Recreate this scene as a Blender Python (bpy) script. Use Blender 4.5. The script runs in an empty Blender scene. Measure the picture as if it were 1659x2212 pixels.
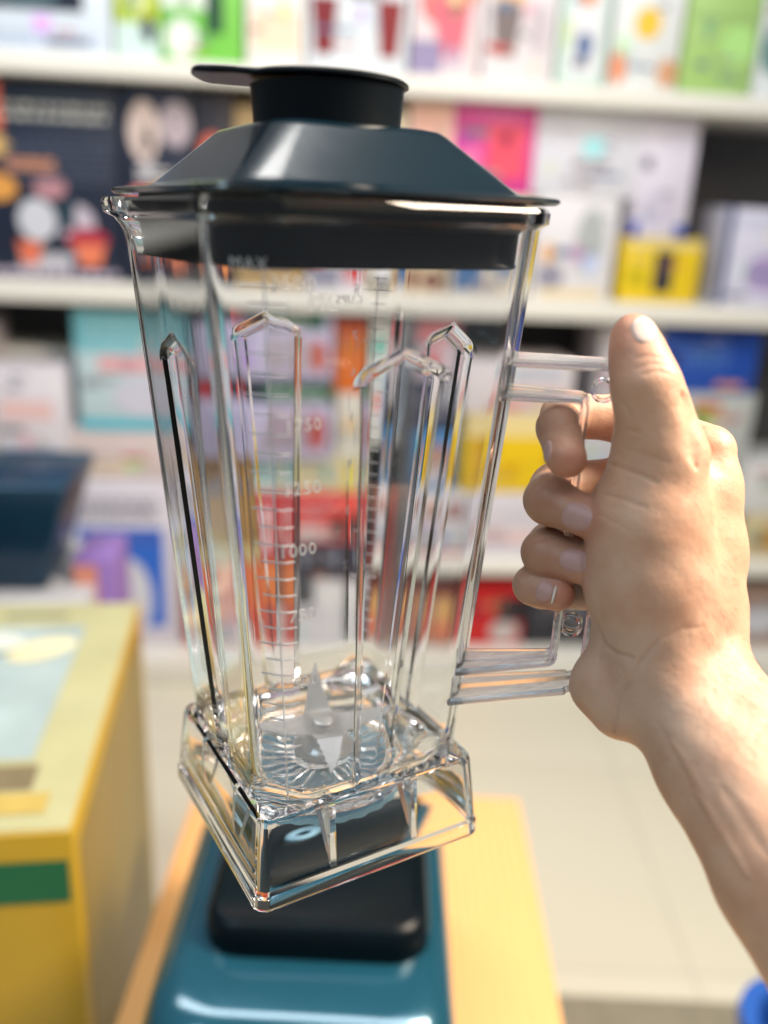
import bpy, bmesh, math, random
import numpy as np
from mathutils import Vector, Matrix, Quaternion
from mathutils.bvhtree import BVHTree
random.seed(7); np.random.seed(7)
D=bpy.data; scn=bpy.context.scene; COL=scn.collection
S=0.0085                                     # one jar unit in metres
# ------------------------------------------------------------------ camera
pit,rol=math.radians(20),math.radians(2.8)
CAM=np.array([0,0,1.3])
fw=np.array([0,math.cos(pit),-math.sin(pit)]); r0=np.array([1,0,0.]); u0=np.array([0,math.sin(pit),math.cos(pit)])
rg=math.cos(rol)*r0+math.sin(rol)*u0; up=-math.sin(rol)*r0+math.cos(rol)*u0
MC=np.stack([rg,up,-fw],1)
FP=1871.2
cam=D.cameras.new('camera'); co=D.objects.new('camera',cam); COL.objects.link(co); scn.camera=co
m4=Matrix.Identity(4)
for i in range(3):
    for j in range(3): m4[i][j]=MC[i][j]
    m4[i][3]=CAM[i]
co.matrix_world=m4
cam.sensor_fit='HORIZONTAL'; cam.sensor_width=36; cam.lens=36*FP/1659
cam.clip_start=.02; cam.clip_end=60
cam.dof.use_dof=True; cam.dof.focus_distance=.385; cam.dof.aperture_fstop=3.8
# ------------------------------------------------------------------ light
w=D.worlds.new('World'); scn.world=w; w.use_nodes=True
bg=w.node_tree.nodes['Background']; bg.inputs[0].default_value=(.86,.93,1,1); bg.inputs[1].default_value=.12
def area(name,loc,target,sx,sy,power,col):
    l=D.lights.new(name,'AREA'); l.shape='RECTANGLE'; l.size=sx; l.size_y=sy; l.energy=power; l.color=col
    o=D.objects.new(name,l); COL.objects.link(o); o.location=loc
    o.rotation_euler=(Vector(target)-Vector(loc)).to_track_quat('-Z','Y').to_euler(); return o
area('ceiling_lamp',(.95,.42,2.0),(.15,.36,1.15),.5,.5,36,(1,.83,.65))        # warm spot over the right shoulder
area('ceiling_lamp',(-.2,1.0,2.9),(0,1.9,.7),3.6,.5,48,(1,.98,.95))            # strip over the shelves
area('ceiling_lamp',(-1.1,-.4,2.5),(0,.5,1.1),.32,1.1,7,(.58,.85,1))           # cool strip to the left
area('ceiling_lamp',(.1,-.7,2.9),(0,1.6,.4),2.4,.4,9,(1,.98,.96))             # strip behind the photographer
vs=scn.view_settings; vs.view_transform='Standard'; vs.look='None'; vs.exposure=.34; vs.gamma=1
cy=scn.cycles
cy.max_bounces=26; cy.transmission_bounces=26; cy.glossy_bounces=8; cy.diffuse_bounces=3; cy.transparent_max_bounces=16
cy.caustics_refractive=True; cy.caustics_reflective=False; cy.blur_glossy=.6; cy.sample_clamp_indirect=16; cy.use_denoising=True

# ------------------------------------------------------------------ helpers
def link(o,parent=None):
    COL.objects.link(o)
    if parent is not None: o.parent=parent
    return o
def tag(o,label=None,cat=None,group=None,kind=None):
    if label: o['label']=label
    if cat: o['category']=cat
    if group: o['group']=group
    if kind: o['kind']=kind
    return o
def empty(name,loc=(0,0,0),rz=0):
    o=D.objects.new(name,None); link(o); o.location=loc; o.rotation_euler=(0,0,rz); o.empty_display_size=.05; return o
def mesh_obj(name,V,F,mat,parent=None,smooth=True,sharp=None):
    me=D.meshes.new(name); me.from_pydata([tuple(map(float,v)) for v in V],[],[tuple(map(int,f)) for f in F]); me.update()
    if smooth:
        me.shade_smooth()
        if sharp is not None: me.set_sharp_from_angle(angle=math.radians(sharp))
    if mat: me.materials.append(mat)
    return link(D.objects.new(name,me),parent)
MATS={}
def mat(name,col,rough=.5,metal=0,noise=.0,nscale=30,bump=0,bscale=200,coat=0,spec=.5,trans=0,ior=1.45,sss=0,alpha=1):
    if name in MATS: return MATS[name]
    m=D.materials.new(name); m.use_nodes=True; nt=m.node_tree; b=nt.nodes['Principled BSDF']
    b.inputs['Base Color'].default_value=(*col,1); b.inputs['Roughness'].default_value=rough; b.inputs['Metallic'].default_value=metal
    b.inputs['Coat Weight'].default_value=coat; b.inputs['Specular IOR Level'].default_value=spec
    b.inputs['Transmission Weight'].default_value=trans; b.inputs['IOR'].default_value=ior
    b.inputs['Coat Roughness'].default_value=.06; b.inputs['Alpha'].default_value=alpha
    tc=nt.nodes.new('ShaderNodeTexCoord')
    if noise>0:
        n=nt.nodes.new('ShaderNodeTexNoise'); n.inputs['Scale'].default_value=nscale; n.inputs['Detail'].default_value=5
        nt.links.new(tc.outputs['Object'],n.inputs['Vector'])
        mx=nt.nodes.new('ShaderNodeMix'); mx.data_type='RGBA'
        mx.inputs[6].default_value=(*[c*(1-noise) for c in col],1); mx.inputs[7].default_value=(*[min(1,c*(1+noise)) for c in col],1)
        nt.links.new(n.outputs['Fac'],mx.inputs[0]); nt.links.new(mx.outputs[2],b.inputs['Base Color'])
    if bump>0:
        n=nt.nodes.new('ShaderNodeTexNoise'); n.inputs['Scale'].default_value=bscale; n.inputs['Detail'].default_value=4
        nt.links.new(tc.outputs['Object'],n.inputs['Vector'])
        bp=nt.nodes.new('ShaderNodeBump'); bp.inputs['Strength'].default_value=bump; bp.inputs['Distance'].default_value=.001
        nt.links.new(n.outputs['Fac'],bp.inputs['Height']); nt.links.new(bp.outputs[0],b.inputs['Normal'])
    MATS[name]=m; return m
def lin(r,g,b):   # sRGB 0-255 of the print itself -> linear
    f=lambda c:(c/255/12.92) if c/255<=.04045 else ((c/255+.055)/1.055)**2.4
    return (f(r),f(g),f(b))
def paint(r,g,b,rough=.45):
    return mat('print_%d_%d_%d'%(r,g,b),tuple(c*.86 for c in lin(r,g,b)),rough,noise=.06,nscale=14)
def box_vf(x0,x1,y0,y1,z0,z1):
    V=[(x0,y0,z0),(x1,y0,z0),(x1,y1,z0),(x0,y1,z0),(x0,y0,z1),(x1,y0,z1),(x1,y1,z1),(x0,y1,z1)]
    F=[(0,3,2,1),(4,5,6,7),(0,1,5,4),(1,2,6,5),(2,3,7,6),(3,0,4,7)]; return V,F
def bevel_box(name,x0,x1,y0,y1,z0,z1,m,parent=None,bev=.002,seg=2):
    V,F=box_vf(x0,x1,y0,y1,z0,z1); bm=bmesh.new(); vs_=[bm.verts.new(v) for v in V]
    for f in F: bm.faces.new([vs_[i] for i in f])
    if bev>0: bmesh.ops.bevel(bm,geom=list(bm.edges),offset=bev,segments=seg,affect='EDGES',profile=.5)
    me=D.meshes.new(name); bm.to_mesh(me); bm.free(); me.shade_smooth(); me.set_sharp_from_angle(angle=math.radians(40)); me.materials.append(m)
    return link(D.objects.new(name,me),parent)
def join_vf(parts):
    V=[];F=[]
    for v,f in parts:
        o=len(V); V+=list(v); F+=[tuple(i+o for i in q) for q in f]
    return V,F

# ------------------------------------------------------------------ shop: floor, shelves, cartons
m_floor=mat('floor_tile',(.66,.64,.53),.3,noise=.05,nscale=3)
nt=m_floor.node_tree; bk=nt.nodes.new('ShaderNodeTexBrick'); bk.offset=0; bk.inputs['Scale'].default_value=1; bk.inputs['Brick Width'].default_value=.6; bk.inputs['Row Height'].default_value=.6; bk.inputs['Mortar Size'].default_value=.004
bk.inputs['Color1'].default_value=(.66,.64,.53,1); bk.inputs['Color2'].default_value=(.62,.60,.49,1); bk.inputs['Mortar'].default_value=(.54,.52,.43,1)
tcf=[n for n in nt.nodes if n.bl_idname=='ShaderNodeTexCoord'][0]; nt.links.new(tcf.outputs['Object'],bk.inputs['Vector']); nt.links.new(bk.outputs['Color'],nt.nodes['Principled BSDF'].inputs['Base Color'])
V,F=box_vf(-6,6,-4,2.6,-.05,0); tag(mesh_obj('floor',V,F,m_floor,smooth=False),kind='structure')
YW=math.radians(5.8); DS=2.17*math.cos(YW)
ux=np.array([math.cos(YW),math.sin(YW)]); un=np.array([-math.sin(YW),math.cos(YW)])
def shelf_uv(px,py,back=.06):           # bearing and slope -> (u,z) on the upright plane where the goods stand
    d=MC@np.array([(px-829.5)/FP,-(py-1106)/FP,-1.]); k=(DS+back)/(un@d[:2]); P=CAM+k*d; return float(P[:2]@ux),float(P[2])
unit=empty('shelving_unit',(0,0,0)); unit.rotation_euler=(0,0,YW)
tag(unit,'long pale metal shop shelving full of appliance cartons behind the jar','shelving')
m_shelf=mat('shelf_metal',(.74,.73,.68),.4,noise=.03); m_back=mat('back_panel',(.10,.10,.11),.6,noise=.1)
bevel_box('back_panel',-2.6,2.6,DS+.42,DS+.44,0,2.6,m_back,unit,0)
bevel_box('shelf_deck',-2.6,2.6,DS,DS+.40,1.517,1.560,m_shelf,unit,.004)
bevel_box('shelf_deck',-2.6,2.6,DS,DS+.40,1.027,1.074,m_shelf,unit,.004)
bevel_box('shelf_deck',.285,2.6,DS,DS+.40,.328,.362,m_shelf,unit,.004)
bevel_box('shelf_deck',-2.6,.262,DS+.18,DS+.40,.86,.885,m_shelf,unit,.004)
bevel_box('plinth',-2.6,2.6,DS-.02,DS+.40,.0,.075,m_shelf,unit,.004)
bevel_box('upright',.263,.284,DS+.02,DS+.40,.09,1.02,m_back,unit,.001)
deckz={'A':1.5605,'B':1.0745,'C':.3625,'P':.0755}
GROUP='cartons on the shop shelves'
def patch(front,w_,h_,p,parent):
    # p: (u0,v0,u1,v1,(r,g,b),shape) as fractions of the front, v upward
    u0,v0,u1,v1,c,sh=p; x0,x1,z0,z1=u0*w_,u1*w_,v0*h_,v1*h_
    y=-.0006-.0004*(len(parent.children)%6)
    if sh=='e':
        n=20; V=[((x0+x1)/2+(x1-x0)/2*math.cos(a),y,(z0+z1)/2+(z1-z0)/2*math.sin(a)) for a in np.linspace(0,2*math.pi,n,endpoint=False)]; F=[tuple(range(n))]; nm='printed_picture'
    elif sh=='t':
        V=[(x0,y,z1),(x0+(x1-x0)*.18,y,z0),(x1-(x1-x0)*.18,y,z0),(x1,y,z1)]; F=[(0,1,2,3)]; nm='printed_picture'
    elif sh=='w':      # rows of small lettering-like bars
        V=[];F=[];rows=max(1,int((z1-z0)/.016)); rh=(z1-z0)/rows
        for r in range(rows):
            x=x0
            while x<x1-.006:
                l=random.uniform(.010,.034); xe=min(x1,x+l); o=len(V); za=z1-(r+.75)*rh; zb=za+rh*.5
                V+=[(x,y,za),(xe,y,za),(xe,y,zb),(x,y,zb)]; F.append((o,o+1,o+2,o+3)); x=xe+.007
        nm='lettering'
    else:
        V=[(x0,y,z0),(x1,y,z0),(x1,y,z1),(x0,y,z1)]; F=[(0,1,2,3)]; nm='printed_panel'
    if V: mesh_obj(nm,V,F,paint(*c),parent,smooth=False)
def carton(px0,py0,px1,py1,base,col,label,patches=(),depth=.2,back=.06,cat='carton',zb=None,tilt=0):
    pm=(py0+py1)/2
    u0,_=shelf_uv(px0,pm,back); u1,_=shelf_uv(px1,pm,back); _,z1=shelf_uv((px0+px1)/2,py0,back)
    z0=deckz[base] if zb is None else zb
    x,y=ux*u0+un*(DS+back)
    e=empty('carton',(x,y,z0),YW); w_,h_=u1-u0-.003,z1-z0
    tag(e,label,cat,GROUP)
    bevel_box('box_body',0,w_,0,depth,0,h_,paint(*col),e,.003)
    for p in patches: patch(e,w_,h_,p,e)
    rn=random.Random(label); dk=sum(col)<300
    for _ in range(3):
        u=rn.uniform(.04,.6); v=rn.uniform(.04,.85); wu=rn.uniform(.15,.36); hv_=rn.uniform(.04,.10)
        c=rn.choice([(120,124,140),(150,140,150),(200,80,80),(90,120,160)] if not dk else [(190,190,200),(220,150,110),(120,140,170)])
        patch(e,w_,h_,(u,v,u+wu,v+hv_,c,rn.choice('wwr')),e)
    for _ in range(2):
        u=rn.uniform(.05,.7); v=rn.uniform(.1,.7); r_=rn.uniform(.08,.2)
        c=tuple(max(0,min(255,int(k+rn.uniform(-60,30)))) for k in col); patch(e,w_,h_,(u,v,u+r_,v+r_*1.2,c,rn.choice('etr')),e)
    return z0+h_+.0005
W_=(238,238,242); NV=(18,30,52); BK=(22,22,28)
# top shelf
carton(-30,-60,243,150,'A',(214,226,240),'pale blue white carton with dark navy upper print, leftmost on the top shelf',[(0,.55,.78,1,NV,'r'),(.1,.62,.6,.9,(90,120,130),'e'),(.05,.1,.9,.3,(180,195,225),'w')])
carton(247,-70,345,150,'A',(182,204,60),'lime green carton with white ring beside the pale blue carton',[(0,0,1,.42,(205,228,225),'r'),(.15,.5,.75,.9,(225,236,170),'e'),(.6,.2,.9,.5,(40,60,60),'e')])
carton(348,-60,528,160,'A',(120,200,80),'green and white carton with dark bottle picture on the top shelf',[(0,.6,.55,1,(226,240,226),'r'),(.05,.05,.45,.5,(232,238,232),'e'),(.55,.35,.75,.8,(20,70,50),'r')])
carton(532,-60,660,165,'A',(240,236,232),'plain white carton with faint peach print above the lid',[(.1,.2,.9,.6,(248,222,196),'r'),(.2,.75,.8,.85,(190,190,200),'w')])
carton(664,-70,885,170,'A',(224,232,240),'white carton showing two dark red cups above the lid',[(.03,.18,.30,.72,(128,28,40),'t'),(.68,.18,.95,.72,(138,26,36),'t'),(.1,.8,.9,.95,(120,150,190),'w')])
carton(890,-70,1042,185,'A',(236,222,226),'white carton with diagonal red and purple print on the top shelf',[(.1,.5,.6,.95,(236,120,120),'e'),(.3,.2,.85,.7,(226,110,130),'t'),(0,.05,.45,.35,(150,140,180),'r'),(.6,.7,.95,.95,(238,150,120),'e')])
carton(1046,-60,1205,190,'A',(236,230,234),'white carton with grey brown blender picture on the top shelf',[(.08,.25,.52,.72,(120,108,110),'t'),(.1,.7,.55,.95,(240,190,130),'e'),(.6,.3,.9,.75,(206,196,204),'e')])
carton(1209,-60,1318,200,'A',(206,230,220),'mint green and white narrow carton with orange fruit on the top shelf',[(.2,.1,.85,.9,(238,240,246),'r'),(.3,.72,.7,.9,(244,150,80),'e'),(.35,.25,.7,.5,(80,110,160),'e')])
carton(1324,-60,1476,212,'A',(234,238,238),'white carton with a round yellow sun print on the top shelf',[(.3,.45,.68,.72,(250,205,60),'e'),(0,.05,.25,.35,(235,150,110),'e'),(.7,.05,1,.3,(214,160,120),'e')])
carton(1480,-60,1640,222,'A',(168,206,122),'light green carton with pale round print, right end of top shelf',[(.5,.25,.98,.6,(180,232,140),'e'),(.05,.62,.9,.68,(150,185,110),'w')])
carton(1644,-60,1800,222,'A',(226,232,236),'white and teal carton cut off by the right edge, top shelf',[(.05,.2,.4,.6,(40,120,110),'e')])
# middle shelf, left
carton(-70,172,262,590,'B',(30,40,62),'big dark navy blender carton with white lettering and orange fruit print, far left',[
 (.12,.80,.95,.9,(206,206,200),'w'),(0,.76,.26,1,(236,120,90),'r'),(.02,.62,.3,.74,(220,180,110),'e'),(.25,.5,.95,.72,(78,86,108),'w'),(.05,.40,.32,.54,(226,160,80),'e'),(.42,.42,.64,.54,(190,140,150),'e'),
 (.3,.2,.56,.42,(210,214,226),'e'),(.58,.18,.82,.4,(200,190,206),'e'),(.62,.15,.9,.28,(176,40,70),'e'),(.28,.08,.45,.2,(228,120,90),'t'),(.66,.08,.88,.2,(236,130,96),'t'),(.05,.0,.95,.07,(190,180,200),'w')],depth=.3)
carton(266,180,420,592,'B',(36,44,66),'dark navy carton with jugs and red fruit pictures, left of the lid',[
 (.1,.62,.55,.92,(226,206,200),'e'),(.55,.7,1,.92,(190,176,186),'e'),(.02,.3,.5,.5,(236,120,110),'e'),(.3,.36,.95,.52,(240,190,120),'e'),(.5,.24,.95,.4,(214,60,70),'e'),(.1,.1,.5,.24,(236,130,90),'t'),(.55,.06,.9,.2,(230,140,110),'t'),(.2,.52,.7,.6,(230,228,226),'w')])
carton(424,200,505,598,'B',(44,40,52),'narrow dark carton with orange spots behind the lid',[(.2,.05,.8,.2,(240,150,90),'e'),(.1,.6,.8,.8,(220,110,90),'e')])
carton(508,230,660,600,'B',(186,158,112),'tan brown kraft carton behind the lid',[(.15,.1,.5,.3,(120,100,70),'r'),(.6,.12,.9,.2,(130,110,80),'w')])
carton(664,240,790,602,'B',(226,222,232),'white carton with grey picture and small red dots behind the lid',[(.05,.02,.6,.14,(140,140,160),'r'),(.7,.05,.95,.16,(210,60,60),'e'),(.1,.18,.9,.24,(190,80,90),'w')])
carton(793,240,872,604,'B',(238,226,196),'cream carton with a white kettle picture behind the plug',[(.15,.0,.9,.16,(40,40,46),'e'),(.2,.06,.85,.22,(236,236,240),'e')])
carton(876,205,975,606,'B',(244,214,200),'peach and white carton beside the bright pink carton',[(.1,.75,.9,.95,(248,196,180),'r'),(0,0,1,.2,(226,206,170),'r'),(.1,.02,.4,.14,(120,50,40),'e'),(.5,.02,.95,.12,(110,40,36),'e')])
zt=carton(978,420,1150,618,'B',(226,214,196),'low cream carton with blue band under the pink carton',[(.05,.05,.4,.7,(70,110,160),'r'),(.5,.15,.95,.6,(150,160,180),'e')])
carton(978,215,1160,420,'B',(226,70,160),'bright pink carton with a coral square right of the lid',[(.42,.18,.88,.75,(246,80,110),'r'),(.05,.8,.9,.95,(240,120,190),'w'),(.05,.2,.35,.5,(244,120,180),'e')],zb=zt)
zt=carton(1154,425,1332,640,'B',(230,230,236),'white carton with grey kettle print, below another white carton',[(.5,.25,.85,.9,(180,188,190),'e'),(.05,.1,.4,.35,(150,150,170),'e'),(.1,.35,.25,.55,(240,180,110),'e'),(.1,.02,.9,.1,(236,216,170),'r')])
carton(1154,235,1388,425,'B',(228,230,242),'wide white carton with small grey print, stacked right of the pink one',[(.5,.5,.75,.68,(172,174,190),'w'),(.42,.05,.62,.38,(206,204,212),'e'),(.15,.7,.4,.8,(200,205,225),'w')],zb=zt)
zt=carton(1340,515,1512,675,'B',(238,206,34),'yellow carton with a black upright bar print and blue shoulders',[(.42,.16,.66,.8,(40,40,60),'r'),(.05,.86,.95,.97,(226,210,150),'r')])
carton(1375,250,1500,515,'B',(226,222,240),'pale lilac carton standing on the yellow carton',[(.2,.1,.8,.4,(206,202,226),'e'),(0,0,.16,.14,(30,60,190),'r'),(.8,.0,1,.12,(40,80,180),'r')],zb=zt)
carton(1556,452,1740,690,'B',(216,216,238),'white and violet carton right of the yellow carton',[(.3,.15,.9,.55,(180,160,210),'e'),(0,0,.08,1,(30,60,120),'r'),(.1,.8,.9,.92,(200,205,230),'w')])
# bottom bay, left of the upright: goods stacked from the plinth up
def stack(items,base='P',top=None):
    z=deckz[base]
    for it in items:
        z=carton(*it[:4],base,it[4],it[5],it[6] if len(it)>6 else (),zb=z,back=it[7] if len(it)>7 else .06)
stack([(-200,1040,-20,1400,(200,206,214),'grey white carton low at the left edge of the bottom bay',[(.1,.6,.8,.8,(120,130,160),'w')]),
       (-200,700,-20,1040,(236,226,230),'white and pink carton high at the left edge of the bottom bay',[(.2,.3,.8,.6,(240,200,196),'e')])])
stack([(-15,1180,150,1400,(206,198,204),'pale grey carton under the white carton in the far left bay',[(.1,.2,.9,.5,(180,150,190),'e')]),
       (-15,1000,150,1180,(226,216,214),'white carton with peach smudge print in the far left bay',[(.1,.2,.8,.7,(236,206,196),'e')]),
       (-15,790,150,1000,(232,228,238),'white carton with pink stripe in the far left bay',[(.1,.45,.8,.65,(244,206,206),'r'),(.1,.05,.8,.2,(150,180,220),'w')])])
stack([(155,1035,385,1400,(226,222,236),'tall white carton with blue poster print left of the jar',[(.08,.12,.88,.72,(52,112,220),'r'),(.25,.05,.75,.55,(222,222,236),'e'),(.1,.76,.85,.9,(110,112,130),'w'),(.1,.0,.5,.1,(40,130,210),'r'),(.1,.62,.86,.70,(90,110,200),'w')]),
       (155,930,385,1035,(222,206,206),'flat cream carton on the blue poster carton',[(.05,.1,.6,.4,(236,216,196),'r')]),
       (165,670,410,930,(206,230,238),'cyan and white carton with striped top left of the jar',[(0,.66,1,1,(130,208,226),'r'),(.1,.7,.9,.95,(176,228,238),'w'),(.2,.5,1,.62,(240,178,186),'r'),(.0,.0,1,.1,(90,196,220),'r'),(.3,.12,.95,.45,(214,214,232),'e')])])
stack([(400,1222,542,1400,(226,70,48),'orange red carton at the foot of the stack behind the jar',[(.05,.45,1,.98,(232,112,60),'r'),(.1,.08,.9,.2,(236,226,226),'r'),(.55,.06,.7,.28,(70,40,40),'r'),(.15,.3,.8,.4,(240,160,140),'w')]),
       (400,1180,542,1222,(206,186,130),'thin straw coloured carton above the orange red one',[]),
       (400,980,542,1180,(176,136,76),'plain brown kraft carton behind the jar, left side',[(.6,.0,.75,1,(150,112,60),'r'),(.05,.02,.5,.08,(110,80,50),'r')])])
zt=carton(424,818,720,968,'P',(206,200,234),'lower lilac carton with dark green header behind the jar',[(0,.74,1,1,(34,44,62),'r'),(.5,.72,1,.95,(40,104,84),'r'),(.02,.76,.14,.95,(214,40,50),'e'),(.24,.76,.34,.95,(214,40,50),'e'),(.55,.78,.92,.88,(220,236,226),'w'),(.05,.1,.4,.62,(150,146,186),'w'),(.5,.1,.95,.62,(176,160,180),'e'),(.82,.12,.95,.6,(190,70,60),'e')],zb=shelf_uv(480,983,.06)[1]+.001,back=.03)
carton(424,655,720,815,'P',(210,204,238),'upper lilac carton with green and red header behind the jar',[(0,.74,.5,.96,(30,44,70),'r'),(.2,.74,.32,.96,(220,34,48),'e'),(.55,.68,.95,.9,(44,110,86),'r'),(.6,.74,.8,.84,(225,236,226),'w'),(.06,.1,.4,.6,(156,152,190),'w'),(.5,.08,.9,.6,(186,176,190),'e'),(.84,.1,.96,.55,(200,90,60),'e')],zb=zt,back=.03)
zt=carton(546,1215,622,1400,'P',(232,74,44),'narrow red and orange carton beside the white monitor carton',[(.0,.5,1,1,(240,130,60),'r'),(.2,.1,.8,.3,(200,30,36),'r')])
zt=carton(546,1065,622,1215,'P',(204,40,60),'narrow crimson carton under the white teal dotted carton',[(.25,.2,.7,.8,(240,200,206),'r')],zb=zt)
carton(546,975,622,1065,'P',(234,238,238),'small white carton with teal dots behind the jar',[(.2,.2,.5,.85,(90,196,204),'e'),(.7,.2,.95,.85,(90,196,204),'e')],zb=zt)
zt=carton(628,1252,750,1400,'P',(228,228,236),'white carton at the foot of the red and navy stack',[(.0,.62,.4,1,(40,46,60),'r'),(.45,.6,.98,.95,(240,240,244),'r')])
zt=carton(628,1172,756,1252,'P',(30,38,66),'navy carton with white lettering under the bright red carton',[(.15,.45,.85,.75,(200,210,230),'w')],zb=zt)
zt=carton(628,1062,762,1172,'P',(232,34,40),'bright red carton with white lettering behind the jar',[(.08,.08,.92,.3,(240,236,236),'r'),(.16,.12,.7,.26,(170,170,170),'w'),(.68,.1,.9,.55,(50,30,36),'r'),(.1,.45,.5,.55,(248,170,170),'r'),(.1,.7,.85,.85,(248,190,190),'w')],zb=zt)
carton(628,985,765,1062,'P',(240,234,196),'pale cream carton on the bright red carton',[(.5,.2,.62,.8,(110,190,190),'e'),(.8,.1,1,.8,(240,228,110),'r')],zb=zt)
zt=carton(770,1050,842,1400,'P',(26,28,38),'tall black carton with white and red lettering behind the jar',[(.2,.55,.8,.62,(230,90,90),'w'),(.1,.3,.7,.48,(200,200,210),'r'),(.1,.08,.9,.28,(120,126,150),'w'),(.85,.0,1,1,(214,60,50),'r')])
zt=carton(722,960,790,1048,'P',(226,222,206),'cream carton with yellow label above the black carton',[(.2,.4,.6,.6,(240,206,110),'r')],zb=zt)
zt2=carton(724,850,786,958,'P',(232,228,216),'off white carton under the orange carton behind the jar',[(.3,.3,.8,.45,(244,200,110),'r')],zb=zt)
carton(724,685,786,850,'P',(240,120,36),'orange carton with grey print behind the jar',[(.25,.3,.7,.7,(214,130,70),'w'),(.1,.85,1,1,(190,70,30),'r')],zb=zt2)
carton(792,690,866,1045,'P',(236,238,234),'white and mint carton with orange drop right of the orange carton',[(.1,.72,.6,.86,(130,214,200),'r'),(.1,.3,.8,.4,(240,110,90),'e'),(.55,.1,1,.6,(190,206,226),'r'),(.1,.5,.7,.62,(180,214,206),'w')],zb=zt)
# bottom bay, right of the upright, on the low shelf
carton(892,1060,1010,1235,'C',(226,228,238),'white carton with two square pictures behind the lower handle side',[(.2,.55,.5,.85,(190,150,140),'r'),(.62,.55,.9,.85,(170,120,120),'r'),(.15,.2,.35,.36,(60,90,90),'e'),(.45,.2,.9,.34,(60,110,90),'w'),(0,0,1,.08,(200,120,110),'r')],depth=.15)
carton(848,1055,888,1400,'P',(110,126,142),'slim grey blue carton beside the upright post',[(.1,.1,.9,.35,(150,160,170),'r')])
zt=deckz['C']+.19
zt=shelf_uv(950,1062,.06)[1]+.001
zt=carton(892,930,985,1055,'C',(70,140,200),'blue carton with face picture behind the jar',[(.2,.15,.85,.8,(196,160,146),'e'),(.3,.1,.7,.4,(226,220,230),'e')],zb=zt)
zt=carton(892,820,985,930,'C',(44,50,84),'navy carton with pale label behind the jar',[(.5,.3,.85,.45,(206,200,206),'w'),(.75,.5,.95,1,(230,230,236),'r')],zb=zt)
carton(872,690,990,820,'C',(226,216,230),'white carton with pink band at the top of the bay',[(.2,.6,1,1,(240,150,160),'r'),(.4,.2,.75,.5,(236,120,120),'e'),(0,.1,.12,1,(100,160,214),'r')],zb=zt)
zt=carton(1014,1065,1200,1235,'C',(222,218,230),'long white carton under the yellow carton beside the jar',[(.1,.2,.8,.4,(236,206,206),'r'),(.3,.6,.8,.75,(200,200,215),'w')])
zt=carton(1000,895,1190,1065,'C',(246,208,20),'bright yellow carton between the jar and the hand',[(.0,.72,1,1,(244,224,160),'r'),(.1,.1,.35,.7,(220,170,10),'r'),(.1,.28,.7,.4,(236,190,20),'w')],zb=zt)
carton(1000,780,1240,895,'C',(240,232,236),'white carton with pink lettering on the yellow carton',[(.35,.15,.95,.5,(242,150,140),'w'),(.45,.62,.9,.9,(206,208,222),'r')],zb=zt)
zt=carton(1205,1045,1420,1235,'C',(216,214,222),'plain white carton behind the gripping fingers',[(.1,.3,.7,.6,(190,196,210),'w')])
zt=carton(1205,930,1420,1045,'C',(200,198,206),'light grey carton behind the gripping fingers',[],zb=zt)
zt=carton(1425,1060,1560,1235,'C',(206,204,196),'grey carton hidden behind the back of the hand',[],)
zt=carton(1425,850,1620,1060,'C',(190,196,196),'grey white carton with green dot right of the thumb',[(.2,.6,.7,.95,(206,214,190),'e'),(.3,.65,.55,.85,(170,200,80),'e'),(.1,.1,.9,.4,(140,150,170),'w')],zb=zt)
carton(1425,712,1640,850,'C',(34,80,180),'royal blue carton right of the thumb',[(.1,.4,.7,.75,(90,130,210),'w'),(.1,.8,.9,.95,(20,60,150),'r')],zb=zt)
carton(1290,705,1420,920,'C',(196,190,196),'off white carton directly behind the thumb',[(.1,.5,.5,.8,(220,216,226),'e')],zb=shelf_uv(1320,928,.06)[1])
zt=carton(1600,1110,1760,1235,'C',(214,200,160),'cream carton at the right edge of the low shelf',[(.1,.2,.8,.7,(200,150,60),'e')])
carton(1600,1000,1760,1110,'C',(222,224,226),'white carton at the right edge behind the forearm',[],zb=zt)
# right bay under the low shelf, on the plinth
carton(862,1262,990,1405,'P',(126,38,40),'dark red carton with orange glass pictures behind the jar',[(.25,.08,.52,.8,(230,150,80),'r'),(.62,.08,.88,.8,(240,180,90),'r'),(.28,.1,.48,.4,(220,60,40),'r'),(.65,.1,.85,.4,(230,90,50),'r')])
carton(1000,1262,1130,1420,'P',(206,26,34),'red carton with white hexagon print beside the lower handle',[(.45,.05,.95,.42,(200,190,190),'e'),(.55,.4,1,.8,(50,40,50),'r')])
carton(1134,1290,1300,1420,'P',(44,44,54),'black carton behind the wrist',[(.1,.5,.8,.8,(96,96,110),'w')])
carton(1304,1270,1500,1425,'P',(120,116,120),'grey carton hidden behind the wrist',[])
carton(1504,1270,1760,1430,'P',(176,150,140),'dusky pink carton behind the forearm',[(.3,.2,.7,.7,(210,214,226),'e')])

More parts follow.
